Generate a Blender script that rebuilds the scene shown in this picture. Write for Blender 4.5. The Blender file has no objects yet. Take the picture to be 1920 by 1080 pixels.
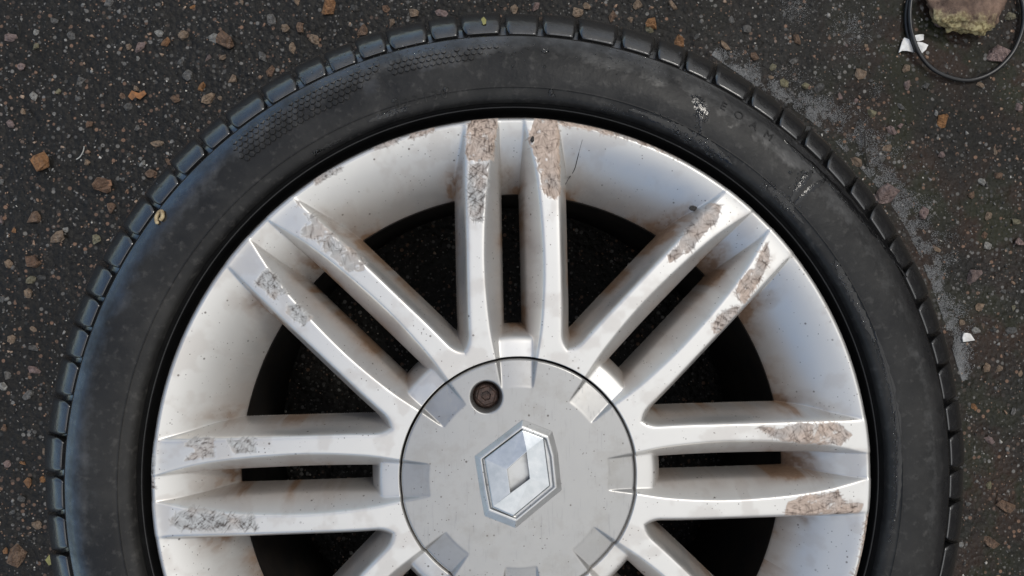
import bpy, bmesh, math, random
import numpy as np
from mathutils import Matrix, Vector
R = math.radians
random.seed(7); rng = np.random.default_rng(11)
scene = bpy.context.scene
COL = scene.collection

# ------------------------------------------------------------------ camera
Z0 = 0.214                       # height of the wheel face above the asphalt
CAM = np.array([-0.0283, 0.1137, 0.5038 + Z0]); TA, TB = 0.0182, -0.0473; FPX = 1450.0
ca, sa, cb, sb = math.cos(TA), math.sin(TA), math.cos(TB), math.sin(TB)
ROT = np.array([[1,0,0],[0,ca,-sa],[0,sa,ca]]) @ np.array([[cb,0,sb],[0,1,0],[-sb,0,cb]])
cam_d = bpy.data.cameras.new('camera'); cam = bpy.data.objects.new('camera', cam_d); COL.objects.link(cam)
M4 = Matrix([list(ROT[i]) + [CAM[i]] for i in range(3)] + [[0,0,0,1]]); cam.matrix_world = M4
cam_d.sensor_width = 36; cam_d.lens = 36 * FPX / 1920; cam_d.clip_start = 0.01; cam_d.clip_end = 2000
scene.camera = cam

# ------------------------------------------------------------------ sky, sun, exposure
SUN_EL, SUN_AZ = R(56), R(50)            # azimuth measured counter-clockwise from +x
world = bpy.data.worlds.new('World'); scene.world = world; world.use_nodes = True
wn = world.node_tree.nodes; wl = world.node_tree.links; wn.clear()
wo = wn.new('ShaderNodeOutputWorld'); bg = wn.new('ShaderNodeBackground'); sky = wn.new('ShaderNodeTexSky')
sky.sky_type = 'NISHITA'; sky.sun_disc = False; sky.sun_elevation = SUN_EL; sky.sun_rotation = R(90) - SUN_AZ
sky.air_density = 1.0; sky.dust_density = 0.3; sky.ozone_density = 3.0
wtc = wn.new('ShaderNodeTexCoord'); wmap = wn.new('ShaderNodeMapping'); wmap.inputs['Location'].default_value = (2.2, 6.1, 3.0); wmap.inputs['Rotation'].default_value = (0, 0, math.pi)
wnz = wn.new('ShaderNodeTexNoise'); wnz.inputs['Scale'].default_value = 1.3; wnz.inputs['Detail'].default_value = 5
wrp = wn.new('ShaderNodeValToRGB'); wrp.color_ramp.elements[0].position = 0.36; wrp.color_ramp.elements[1].position = 0.56
wmx = wn.new('ShaderNodeMix'); wmx.data_type = 'RGBA'
# cloud: brightest overhead, a third of that at the horizon (standard overcast sky)
wsx = wn.new('ShaderNodeSeparateXYZ'); wl.new(wtc.outputs['Generated'], wsx.inputs[0])
wma = wn.new('ShaderNodeMath'); wma.operation = 'MULTIPLY_ADD'; wma.use_clamp = True; wma.inputs[1].default_value = .86; wma.inputs[2].default_value = .16; wl.new(wsx.outputs['Z'], wma.inputs[0])
wcl = wn.new('ShaderNodeMix'); wcl.data_type = 'RGBA'; wcl.inputs['A'].default_value = (0, 0, 0, 1); wcl.inputs['B'].default_value = (9.6, 9.6, 9.6, 1)
wl.new(wma.outputs[0], wcl.inputs['Factor']); wl.new(wcl.outputs['Result'], wmx.inputs['B'])
wl.new(wtc.outputs['Generated'], wmap.inputs['Vector']); wl.new(wmap.outputs[0], wnz.inputs['Vector'])
wgz = wn.new('ShaderNodeMath'); wgz.operation = 'MULTIPLY_ADD'; wgz.inputs[1].default_value = -.75; wgz.inputs[2].default_value = .46; wgz.use_clamp = True
wl.new(wsx.outputs['Z'], wgz.inputs[0])
wgr = wn.new('ShaderNodeMath'); wgr.operation = 'MULTIPLY_ADD'   # the cloud bank breaks up towards the left horizon
wl.new(wgz.outputs[0], wgr.inputs[1]); wl.new(wsx.outputs['X'], wgr.inputs[0]); wl.new(wnz.outputs['Fac'], wgr.inputs[2]); wl.new(wgr.outputs[0], wrp.inputs['Fac']); wl.new(wrp.outputs[0], wmx.inputs['Factor'])
wl.new(sky.outputs[0], wmx.inputs['A']); wl.new(wmx.outputs['Result'], bg.inputs['Color']); wl.new(bg.outputs[0], wo.inputs['Surface'])
bg.inputs['Strength'].default_value = 0.15
sd = bpy.data.lights.new('sun', 'SUN'); sd.energy = 1.0; sd.angle = R(12); sd.color = (1.0, 0.95, 0.87)
so = bpy.data.objects.new('sun', sd); COL.objects.link(so)
sdir = Vector((math.cos(SUN_EL)*math.cos(SUN_AZ), math.cos(SUN_EL)*math.sin(SUN_AZ), math.sin(SUN_EL)))
so.rotation_euler = sdir.to_track_quat('Z', 'Y').to_euler()
vs = scene.view_settings; vs.view_transform = 'Standard'; vs.look = 'None'; vs.gamma = 1; vs.use_curve_mapping = False
vs.exposure = 0.0

def px2w(x, y, z=0.0):
    """photograph pixel (1920x1080) to the point of the horizontal plane at height z"""
    d = ROT @ np.array([(x-960)/FPX, -(y-540)/FPX, -1.0]); t = (z - CAM[2]) / d[2]
    return CAM + t * d

# ------------------------------------------------------------------ helpers
def link(name, me, mat=None, parent=None, kind=None, smooth=False):
    o = bpy.data.objects.new(name, me); COL.objects.link(o)
    if mat and not me.materials: me.materials.append(mat)
    if parent: o.parent = parent
    if kind: o['kind'] = kind
    if smooth: me.polygons.foreach_set('use_smooth', np.ones(len(me.polygons), bool)); me.update()
    return o
def tag(o, label, cat, group=None):
    o['label'] = label; o['category'] = cat
    if group: o['group'] = group
    return o
def mesh(name, v, f):
    me = bpy.data.meshes.new(name); me.from_pydata([tuple(map(float, p)) for p in v], [], [tuple(map(int, q)) for q in f]); me.update(); return me
def grid_faces(nu, nv, closed=False):
    """quads of an nu x nv vertex grid, index i*nv+j"""
    i = np.arange(nu if closed else nu-1)[:, None]; j = np.arange(nv-1)[None, :]
    i2 = (i+1) % nu
    return np.stack([i*nv+j, i2*nv+j, i2*nv+j+1, i*nv+j+1], -1).reshape(-1, 4)
def np_mesh(name, v, f):
    me = bpy.data.meshes.new(name); me.vertices.add(len(v)); me.vertices.foreach_set('co', np.asarray(v, np.float32).ravel())
    f = np.asarray(f, np.int32); me.loops.add(f.size); me.loops.foreach_set('vertex_index', f.ravel())
    me.polygons.add(len(f)); me.polygons.foreach_set('loop_start', np.arange(0, f.size, f.shape[1], dtype=np.int32))
    me.update(calc_edges=True); return me
def lathe(name, prof, n=288, zoff=0.0):
    prof = np.asarray(prof, float); a = np.linspace(0, 2*np.pi, n, endpoint=False)
    v = np.stack([np.cos(a)[:, None]*prof[None, :, 0], np.sin(a)[:, None]*prof[None, :, 0], np.repeat(prof[None, :, 1]+zoff, n, 0)], -1).reshape(-1, 3)
    return np_mesh(name, v, grid_faces(n, len(prof), True))
def hash2(i, j, s):
    n = np.sin(i*127.1 + j*311.7 + s*74.7)*43758.5453; return n - np.floor(n)
def vnoise(x, y, s=0):
    i = np.floor(x); j = np.floor(y); u = x-i; v = y-j; u = u*u*(3-2*u); v = v*v*(3-2*v)
    return (hash2(i,j,s)*(1-u)+hash2(i+1,j,s)*u)*(1-v) + (hash2(i,j+1,s)*(1-u)+hash2(i+1,j+1,s)*u)*v
def fbm(x, y, s=0, o=4):
    t = 0; a = .5
    for k in range(o): t = t + a*vnoise(x*2**k, y*2**k, s+k*13); a *= .5
    return t / (1-.5**o)
def sp(x, k): return k*np.logaddexp(0, x/k)
def smax(a, b, k): return .5*(a+b+np.sqrt((a-b)**2+k*k))
def smin(a, b, k):
    h = np.clip(.5+.5*(b-a)/k, 0, 1); return b*(1-h)+a*h - k*h*(1-h)
def sstep(a, b, x):
    t = np.clip((x-a)/(b-a), 0, 1); return t*t*(3-2*t)
def catmull(P, n):
    P = np.asarray(P, float); out = []
    for i in range(len(P)-1):
        p0 = P[max(i-1,0)]; p1 = P[i]; p2 = P[i+1]; p3 = P[min(i+2,len(P)-1)]
        for t in np.linspace(0, 1, n, endpoint=False):
            out.append(.5*((2*p1)+(-p0+p2)*t+(2*p0-5*p1+4*p2-p3)*t*t+(-p0+3*p1-3*p2+p3)*t**3))
    out.append(P[-1]); return np.array(out)

# ------------------------------------------------------------------ materials
class NT:
    def __init__(s, name):
        s.m = bpy.data.materials.new(name); s.m.use_nodes = True; s.t = s.m.node_tree
        s.b = s.t.nodes['Principled BSDF']
    def n(s, typ, **kw):
        nd = s.t.nodes.new(typ)
        for k, v in kw.items():
            if k.startswith('_'): setattr(nd, k[1:], v)
            else: s.put(nd.inputs[k.replace('__', ' ')], v)
        return nd
    def put(s, inp, v):
        if isinstance(v, bpy.types.NodeSocket): s.t.links.new(v, inp)
        else: inp.default_value = v
    def set(s, **kw):
        for k, v in kw.items(): s.put(s.b.inputs[k.replace('__', ' ')], v)
    def pos(s): return s.n('ShaderNodeTexCoord').outputs['Object']
    def noise(s, vec, scale, detail=4, rough=.55, out='Fac'):
        return s.n('ShaderNodeTexNoise', Vector=vec, Scale=scale, Detail=detail, Roughness=rough).outputs[out]
    def vor(s, vec, scale, feature='F1', out='Distance', rnd=1.0):
        return s.n('ShaderNodeTexVoronoi', _feature=feature, Vector=vec, Scale=scale, Randomness=rnd).outputs[out]
    def ramp(s, fac, a, b, ca=(0,0,0,1), cb=(1,1,1,1)):
        r = s.n('ShaderNodeValToRGB', Fac=fac); e = r.color_ramp.elements
        e[0].position = a; e[1].position = b; e[0].color = ca; e[1].color = cb; return r.outputs[0]
    def mix(s, fac, a, b):
        m = s.n('ShaderNodeMix', _data_type='RGBA'); s.put(m.inputs[0], fac); s.put(m.inputs[6], a); s.put(m.inputs[7], b); return m.outputs[2]
    def math(s, op, a, b=0.0):
        m = s.n('ShaderNodeMath', _operation=op); s.put(m.inputs[0], a); s.put(m.inputs[1], b); return m.outputs[0]
    def attr(s, name): return s.n('ShaderNodeAttribute', _attribute_name=name).outputs['Fac']
    def mapping(s, vec, scale=(1,1,1), rot=(0,0,0)): return s.n('ShaderNodeMapping', Vector=vec, Scale=scale, Rotation=rot).outputs[0]
    def bump(s, h, strength, dist, normal=None):
        b = s.n('ShaderNodeBump', Height=h, Strength=strength, Distance=dist)
        if normal: s.put(b.inputs['Normal'], normal)
        return b.outputs[0]
def C(r, g, b): return (r, g, b, 1)

def silver_paint(name, attrs=True, base=C(.645,.632,.605)):
    t = NT(name); p = t.pos()
    col = base
    # fine dark specks and tar dots
    spk = t.math('MULTIPLY', t.ramp(t.vor(p, 330), .10, .16, C(1,1,1), C(0,0,0)), t.ramp(t.noise(p, 90, 2), .50, .60))
    met = .80; n = t.noise(p, 120, 3); rough = t.math('ADD', t.math('MULTIPLY', n, .16), .33)
    chp = t.math('MULTIPLY', t.ramp(t.vor(p, 120), .06, .11, C(1,1,1), C(0,0,0)), t.ramp(t.noise(p, 45, 2), .50, .56))
    col = t.mix(t.math('MULTIPLY', t.math('MAXIMUM', spk, chp), .8), col, C(.075,.062,.052))
    if attrs:
        dn = t.attr('dirt_shade')
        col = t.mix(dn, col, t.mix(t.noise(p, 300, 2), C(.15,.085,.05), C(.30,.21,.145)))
        s = t.attr('scuff')
        gc = t.ramp(t.attr('gouge'), .0, 1.0, C(.09,.07,.058), C(.56,.51,.465))
        tint = t.mix(t.attr('scufftone'), C(.84,.92,.98), C(1,.86,.76))
        mm = t.n('ShaderNodeMix', _data_type='RGBA', _blend_type='MULTIPLY'); t.put(mm.inputs[0], 1.0); t.put(mm.inputs[6], gc); t.put(mm.inputs[7], tint)
        col = t.mix(s, col, mm.outputs[2])
        inv = t.math('SUBTRACT', 1.0, t.math('MAXIMUM', t.math('MULTIPLY', s, .97), t.math('MULTIPLY', dn, .8)))
        t.set(Metallic=t.math('MULTIPLY', inv, met), Coat__Weight=t.math('MULTIPLY', inv, .4))
        rough = t.math('ADD', rough, t.math('MULTIPLY', s, .2))
    else:
        t.set(Metallic=met, Coat__Weight=.4)
        col = t.mix(t.math('MULTIPLY', t.ramp(t.noise(p, 42, 4, .7), .50, .66), .30), col, C(.27,.25,.22))
        rough = t.math('ADD', rough, t.math('MULTIPLY', t.ramp(t.noise(t.mapping(p, (1,.06,1), (0,0,.6)), 900, 2), .62, .68), .18))
    t.set(Base__Color=col, Roughness=rough, Coat__Roughness=.14)
    return t.m

def rubber(name, sidewall):
    """dusty on the sidewall, washed clean and damp on shoulder and tread"""
    t = NT(name); p = t.pos()
    n1 = t.noise(p, 14, 4, .65); n2 = t.noise(p, 170, 3, .6); n3 = t.noise(p, 34, 4, .7)
    if sidewall:
        q = t.n('ShaderNodeVectorMath', _operation='MULTIPLY'); t.put(q.inputs[0], p); t.put(q.inputs[1], (1,1,0))
        ln = t.n('ShaderNodeVectorMath', _operation='LENGTH'); t.put(ln.inputs[0], q.outputs[0])
        r = t.math('ADD', ln.outputs['Value'], t.math('MULTIPLY', t.math('SUBTRACT', n3, .5), .045))
        d = t.ramp(t.math('MULTIPLY', t.math('SUBTRACT', r, .270), 40.0), .12, .95, C(1,1,1), C(0,0,0))   # 1 dusty, 0 clean
    else: d = t.ramp(n3, .40, .70, C(.05,.05,.05), C(.55,.55,.55))
    col = t.mix(d, C(.0085,.0085,.009), t.mix(t.ramp(n1, .4, .7), C(.013,.013,.0132), C(.027,.026,.0245)))
    col = t.mix(t.math('MULTIPLY', t.math('MULTIPLY', t.ramp(n3, .47, .66), .45), d), col, C(.040,.0385,.036))
    col = t.mix(t.math('MULTIPLY', t.ramp(n2, .56, .74), t.math('ADD', t.math('MULTIPLY', d, .32), .10)), col, C(.085,.08,.074))
    t.set(Base__Color=col, Roughness=t.math('ADD', t.math('MULTIPLY', n1, .22), t.math('ADD', t.math('MULTIPLY', d, .26), .08)),
          Specular__IOR__Level=t.math('ADD', t.math('MULTIPLY', d, -.80), 1.0), Coat__Weight=t.math('SUBTRACT', 1.0, d), Coat__Roughness=.12, Coat__IOR=1.5)
    t.set(Normal=t.bump(n2, .4, .0008)); return t.m

def simple(name, col, rough=.6, col2=None, scale=80, metal=0.0, bump=.3, bd=.001):
    t = NT(name); p = t.pos(); n = t.noise(p, scale, 5, .65)
    t.set(Base__Color=t.mix(t.ramp(n, .38, .64), C(*col), C(*(col2 or [c*.6 for c in col]))), Roughness=rough, Metallic=metal)
    if bump: t.set(Normal=t.bump(n, bump, bd))
    return t.m

PAINT = silver_paint('silver_wheel_paint'); CAPP = silver_paint('silver_cap_paint', False, C(.385,.38,.37))
RUB = rubber('tyre_rubber', True); TREADM = rubber('tread_rubber', False)
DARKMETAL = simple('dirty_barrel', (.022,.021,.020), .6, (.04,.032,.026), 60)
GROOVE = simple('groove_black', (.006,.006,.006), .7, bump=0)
CHROME = simple('chrome', (.58,.60,.615), .30, (.47,.50,.52), 120, 1.0, .14, .0006)
BOLT = simple('rusty_bolt', (.085,.05,.038), .5, (.035,.024,.02), 260, .35, .8, .0012)

# ------------------------------------------------------------------ asphalt
def asphalt_mat():
    t = NT('asphalt'); p = t.pos()
    big = t.noise(p, 5, 3, .6); fine = t.noise(p, 260, 3, .7)
    col = t.mix(t.ramp(fine, .3, .75), C(.0070,.0064,.0055), C(.0215,.0195,.0168))
    x = t.n('ShaderNodeSeparateXYZ', Vector=p).outputs['X']
    alg = t.math('MULTIPLY', t.ramp(x, .16, .40), t.ramp(t.noise(p, 9, 4), .38, .58))
    col = t.mix(t.math('MULTIPLY', alg, .75), col, t.mix(t.ramp(t.noise(p, 22, 3), .45, .55), C(.024,.025,.012), C(.036,.021,.014)))
    for sc, thr, m in ((210, .72, .9), (420, .80, .7)):
        v = t.n('ShaderNodeTexVoronoi', Vector=p, Scale=sc); sep = t.n('ShaderNodeSeparateColor', Color=v.outputs['Color'])
        on = t.math('MULTIPLY', t.ramp(sep.outputs[0], thr, thr+.02), t.ramp(v.outputs['Distance'], .30, .42, C(1,1,1), C(0,0,0)))
        cc = t.mix(sep.outputs[1], C(.032,.031,.029), t.mix(t.ramp(sep.outputs[2], .6, .7), C(.20,.19,.175), C(.22,.13,.085)))
        col = t.mix(t.math('MULTIPLY', on, m), col, cc)
    h = t.math('ADD', t.math('MULTIPLY', fine, .7), t.math('MULTIPLY', t.vor(p, 200), -.8))
    t.set(Base__Color=col, Roughness=t.ramp(big, .35, .7, C(.42,.42,.42), C(.66,.66,.66)), Specular__IOR__Level=.22, Normal=t.bump(h, .9, .0022))
    return t.m
ASPH = asphalt_mat()
# one sheet to the horizon, finely relieved where the wheel lies
xs = np.concatenate([[-400,-60,-12,-3,-1.2], np.linspace(-.75,.75,421), [1.2,3,12,60,400]])
X, Y = np.meshgrid(xs, xs, indexing='ij'); fade = sstep(.75, .6, np.maximum(abs(X), abs(Y)))
Zg = (fbm(X*18, Y*18, 3, 3)-.5)*.004 + (fbm(X*160, Y*160, 5, 3)-.5)*.0026
Zg = Zg*fade
ground = link('asphalt_ground', np_mesh('asphalt_ground', np.stack([X, Y, Zg], -1).reshape(-1, 3), grid_faces(len(xs), len(xs))), ASPH, kind='structure', smooth=True)

# ================================================================== the wheel
PHI = R(1.2)
wheel = bpy.data.objects.new('car_wheel', None); COL.objects.link(wheel); wheel.empty_display_size = .1
tag(wheel, 'silver twin-spoke alloy car wheel with black tyre lying flat on dark asphalt', 'wheel')

# scuffed places, outlined in the photograph and laid onto the wheel face: (tone 0 grey .. 1 brown, outline)
SCUFF = [
 (1.0, [(877,218),(937,218),(930,245),(925,300),(876,303),(874,280)]),
 (0.2, [(880,308),(918,305),(912,345),(905,415),(882,415),(878,360)]),
 (1.0, [(1003,222),(1046,219),(1050,270),(1052,365),(1040,372),(1018,362),(1010,320),(1000,285),(990,260)]),
 (.9, [(768,250),(815,236),(816,245),(790,256),(768,262)]), (.2, [(700,270),(748,257),(746,268),(704,281)]), (.3, [(585,332),(640,312),(640,320),(592,345)]),
 (.9, [(1050,224),(1120,236),(1165,247),(1160,256),(1110,244),(1052,234)]), (.5, [(1170,250),(1240,272),(1280,292),(1272,298),(1225,276),(1170,260)]),
 (.25, [(552,372),(575,395),(600,415),(645,452),(688,490),(680,506),(655,509),(620,480),(590,450),(562,436),(583,418),(565,395)]),
 (.15, [(500,505),(520,520),(532,545),(515,562),(495,540),(478,533)]), (.15, [(538,570),(558,568),(584,595),(570,613),(538,588)]), (.2, [(524,538),(530,536),(543,552),(537,556)]),
 (.55, [(1335,380),(1353,383),(1345,412),(1320,440),(1290,472),(1255,492),(1250,480),(1275,455),(1285,425),(1310,395)]),
 (.8, [(1437,458),(1444,490),(1425,525),(1395,570),(1376,555),(1385,530),(1400,510),(1415,503),(1425,470)]),
 (.6, [(1380,570),(1392,578),(1345,627),(1335,626),(1335,605),(1350,590)]),
 (.35, [(343,832),(365,822),(400,823),(403,856),(348,863),(365,845)]), (.1, [(428,825),(479,820),(479,846),(440,849)]),
 (.05, [(316,975),(340,960),(360,953),(420,962),(475,967),(482,991),(400,993),(335,992)]),
 (.7, [(1418,800),(1460,803),(1500,793),(1570,793),(1598,816),(1575,834),(1510,832),(1450,822)]),
 (.95, [(1470,966),(1480,940),(1510,929),(1570,921),(1582,938),(1617,945),(1610,963),(1520,970)]),
 (.8, [(1626,960),(1634,962),(1618,1060),(1604,1090),(1598,1085),(1612,1050)]), (.1, [(280,852),(289,854),(289,915),(281,918)]),
]
SC = [(t, np.array([px2w(x, y, Z0)[:2] for x, y in P])) for t, P in SCUFF]
def poly_sd(x, y, P):
    d = np.full(x.shape, 1e9); ins = np.zeros(x.shape, bool)
    for i in range(len(P)):
        a = P[i]; b = P[(i+1) % len(P)]; e = b-a; wx = x-a[0]; wy = y-a[1]
        t = np.clip((wx*e[0]+wy*e[1])/(e@e), 0, 1); d = np.minimum(d, np.hypot(wx-t*e[0], wy-t*e[1]))
        c = ((a[1] > y) != (b[1] > y)); ins ^= c & (x < (b[0]-a[0])*(y-a[1])/(b[1]-a[1]+1e-12)+a[0])
    return np.where(ins, -d, d)
STROKES = []
for t_, P in SC:                                              # scraping strokes of each patch, some running out past its edge
    r_ = random.Random(int(abs(P[0,0]*1e6))); lo, hi = P.min(0), P.max(0); area = (hi-lo).prod(); d0 = r_.uniform(0, 3.14); L = []
    for _ in range(int(min(max(area*5e5, 14), 300))):
        q = np.array([r_.uniform(lo[0], hi[0]), r_.uniform(lo[1], hi[1])])
        if poly_sd(q[:1], q[1:], P)[0] > 0: continue
        a = d0 + r_.choice((0, .55, 1.9)) + r_.gauss(0, .28); ln = r_.uniform(.002, .0075)*(.6 if area < 3e-4 else 1)
        L.append((q, np.array([math.cos(a), math.sin(a)])*ln, r_.uniform(.00028, .00062), r_.choice((-1,-1,-.8,-.6,.7,.9))))
    STROKES.append(L)
def scuff_fields(x, y):
    s = np.zeros(x.shape); tone = np.zeros(x.shape); g = np.full(x.shape, .60)
    wob = (fbm(x*260, y*260, 3, 3)-.5)*.0036
    for (t, P), L in zip(SC, STROKES):
        lo = P.min(0)-.008; hi = P.max(0)+.008
        m = (x > lo[0]) & (x < hi[0]) & (y > lo[1]) & (y < hi[1])
        if not m.any(): continue
        X_, Y_ = x[m], y[m]; d = poly_sd(X_, Y_, P) + wob[m]; k = sstep(.0004, -.0003, d); gg = np.full(X_.shape, .74) + .36*(fbm(X_*230, Y_*230, 43, 3)-.5)
        k = k*(1-.8*sstep(.68, .74, fbm(X_*220, Y_*220, 21, 3)))
        for q, e, w, v in L:
            wx = X_-q[0]; wy = Y_-q[1]; tt = np.clip((wx*e[0]+wy*e[1])/(e@e), -.5, .5); dd = np.hypot(wx-tt*e[0], wy-tt*e[1])
            f = sstep(w*1.25, w*.35, dd)*(1-.6*np.abs(tt)*2*.8); gg = gg + f*v*(.36 if v < 0 else .26); k = np.maximum(k, f*.9*(d < .0022))
        s[m] = np.maximum(s[m], k); g[m] = np.where(k > .02, gg, g[m]); tone[m] = np.where(k > .02, np.clip(t+(fbm(X_*120, Y_*120, 31, 2)-.5)*.9, 0, 1), tone[m])
    return s, tone, np.clip(g, 0, 1)

S_IN = np.array([(.050,.0085),(.059,.0102),(.079,.0135),(.102,.0172),(.136,.0194),(.171,.0184),(.200,.0156),(.2185,.0118),(.2295,.0088),(.24,.006)])
def face_height(r, a):
    """height of the wheel face at radius r and distance a from the axis of its spoke pair"""
    ztop = .0012*np.sin(np.pi*np.clip((r-.078)/.155, 0, 1))
    s_in = np.interp(r, *catmull(S_IN, 8).T); s_out = .0312 - .0008*sstep(.12, .08, r)
    u = np.clip((.2318-r)/.0425, 0, 3)
    dish = -.0415*(.40*np.minimum(u,1)+.60*np.minimum(u,1)**2) - sp(.1893-r, .0002)*14
    d_out = smin(a-s_out, r-.0872, .011)
    z = ztop - 3.3*sp(d_out, .00065) - 16*sp(d_out-.0068, .0005)
    d_in = s_in-a
    zin = ztop - 1.55*sp(d_in, .00045) - 16*sp(d_in-(s_in-.0076), .0004)
    floor = ztop - np.maximum(r-.0585, 0)*.19 - 2.6*sp(r-.0915, .0012) - 14*sp(r-.0985, .0006)
    z = np.minimum(z, smax(zin, floor, .0009))
    z = smax(z, dish, .0016)
    e = np.clip((r-.2312)/.0040, 0, 1)                      # rolled outer lip
    return z - .0040*(1-np.sqrt(np.maximum(1-e*e, 0)))

NR, NTH = 320, 341; ZCUT = -.0412
rr = np.linspace(.0780, .2352, NR); th = np.linspace(-R(22.5), R(22.5), NTH)
RR, TH = np.meshgrid(rr, th, indexing='ij'); aa = np.abs(RR*np.sin(TH)); HH = face_height(RR, aa)
RR = np.vstack([np.full((1, NTH), .0778), RR]); TH = np.vstack([TH[:1], TH]); HH = np.vstack([np.minimum(HH[:1]-.012, -.02), HH]); aa = np.vstack([aa[:1], aa])
FACE = grid_faces(NR+1, NTH)
CUT = HH < ZCUT; FACE = FACE[~CUT.ravel()[FACE].all(1)]

# ---- rim barrel, flange and hub back
rim_prof = [(.2350,-.0030),(.2361,-.0055),(.2366,-.010),(.2355,-.020),(.226,-.024),(.216,-.030),(.212,-.045),(.210,-.075),(.204,-.10),(.204,-.185),(.222,-.196),(.232,-.199),(.234,-.203),(.231,-.2055),(.221,-.203),(.198,-.192),(.196,-.12),(.196,-.07),(.193,-.05),(.1905,-.0435),(.1890,-.0405)]
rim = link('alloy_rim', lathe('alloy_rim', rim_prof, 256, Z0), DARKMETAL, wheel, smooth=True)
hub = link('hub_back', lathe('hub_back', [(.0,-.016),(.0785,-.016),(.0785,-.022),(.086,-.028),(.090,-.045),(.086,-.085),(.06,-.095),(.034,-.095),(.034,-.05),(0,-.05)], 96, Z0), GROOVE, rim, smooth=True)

for k in range(8):
    an = TH + PHI + k*np.pi/4; gx = RR*np.cos(an); gy = RR*np.sin(an)
    s, tone, g = scuff_fields(gx, gy); s = s*sstep(-.006, -.003, HH)
    z = HH - s*.00012
    vv = np.stack([gx, gy, z], -1); vv[CUT] = 0; wsum = np.zeros(z.shape)
    for dv in ((0,1),(0,-1),(1,0),(-1,0)):                    # cut vertices slide to where the wall meets the cutting height
        src_z = np.roll(z, dv, (0,1)); ok = CUT & (src_z > ZCUT)
        if dv[0] == 1: ok[0] = False
        if dv[0] == -1: ok[-1] = False
        if dv[1] == 1: ok[:, 0] = False
        if dv[1] == -1: ok[:, -1] = False
        tt = np.where(ok, (src_z-ZCUT)/np.maximum(src_z-z, 1e-9), 0)
        for c, gc in enumerate((gx, gy)):
            vv[..., c] += np.where(ok, np.roll(gc, dv, (0,1))*(1-tt)+gc*tt, 0)
        wsum += ok
    vv[CUT] /= np.maximum(wsum[CUT], 1)[:, None]; lone = CUT & (wsum == 0); vv[lone, 0] = gx[lone]; vv[lone, 1] = gy[lone]; vv[CUT, 2] = ZCUT
    vv[..., 2] += Z0
    me = np_mesh('twin_spoke', vv.reshape(-1, 3), FACE)
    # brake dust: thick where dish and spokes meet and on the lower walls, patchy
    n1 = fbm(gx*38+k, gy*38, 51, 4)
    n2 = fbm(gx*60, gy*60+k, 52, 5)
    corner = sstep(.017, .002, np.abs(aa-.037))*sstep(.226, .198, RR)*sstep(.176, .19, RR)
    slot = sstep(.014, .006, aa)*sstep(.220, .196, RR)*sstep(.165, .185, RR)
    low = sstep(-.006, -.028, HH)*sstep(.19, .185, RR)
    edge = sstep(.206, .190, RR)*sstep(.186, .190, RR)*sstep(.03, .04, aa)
    dirt_shade = .85*corner*sstep(.36,.60,n1+.08) + .8*slot*sstep(.3,.6,n2+.05) + .62*low*sstep(.40,.60,n1) + .45*edge*sstep(.45,.62,n2)
    dirt_shade = np.clip(dirt_shade, 0, 1)*sstep(.0, -.006, HH)*(.35+.65*sstep(.36,.56,n2))*(.65+.35*sstep(.4,.6,fbm(gx*260, gy*260, 77, 3))) + .16*sstep(.50, .68, fbm(gx*80, gy*80, 61, 4))
    dirt_shade = dirt_shade + (.30+.35*n1)*sstep(-.003, -.014, HH)*sstep(.200, .188, RR)*sstep(.082, .095, RR)*(.5+.5*sstep(.35,.6,n2))  # brown film growing with depth: brake dust plus shade painted onto the walls
    for nm, ar in (('scuff', s), ('scufftone', tone), ('gouge', g), ('dirt_shade', np.clip(dirt_shade, 0, 1))):
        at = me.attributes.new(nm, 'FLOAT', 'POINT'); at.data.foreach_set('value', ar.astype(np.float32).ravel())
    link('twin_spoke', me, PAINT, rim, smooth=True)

# ---- centre cap with eight notches and a bolt hole
NC, NCT = 120, 960
rc = np.concatenate([np.linspace(.0005, .0764, NC)]); tc = np.linspace(0, 2*np.pi, NCT, endpoint=False)
RC, TC = np.meshgrid(rc, tc, indexing='ij'); TL = (TC - PHI + np.pi/8) % (np.pi/4) - np.pi/8
zc = .0016*(1-(RC/.0764)**2)
ac = np.abs(RC*np.sin(TL)); s_in = np.interp(RC, *catmull(S_IN, 8).T)
fl = -np.maximum(RC-.0585, 0)*.19 + zc; wall = zc - 1.55*sp(s_in-ac, .00035)
notch = np.where(RC > .0500, smax(np.minimum(wall, zc), fl-.0002*sstep(.0575,.0595,RC), .0004), zc); zc = np.minimum(zc, notch)
CB = px2w(912, 744, Z0)[:2]; xc = RC*np.cos(TC); yc = RC*np.sin(TC)
db = np.hypot(xc-CB[0], yc-CB[1])-.0104
zc = zc - .0011*np.exp(-(db/.0011)**2)*0 - 9*sp(-db-.0003, .00025)
e = np.clip((RC-.0752)/.0012, 0, 1); zc = zc - .0010*(1-np.sqrt(1-e*e))
zc[-1] -= .0; RC2 = np.vstack([RC, RC[-1:]]); TC2 = np.vstack([TC, TC[-1:]]); zc2 = np.vstack([zc, zc[-1:]-.012])
GF = grid_faces(NCT, NC+1, True)[:, ::-1]; low = (zc2.T.ravel() < -.03)
GF = GF[~low[GF].any(1)]
me = np_mesh('centre_cap', np.stack([(RC2*np.cos(TC2)).T, (RC2*np.sin(TC2)).T, zc2.T+Z0], -1).reshape(-1, 3), GF)
cap = link('centre_cap', me, CAPP, wheel, smooth=True)
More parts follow.
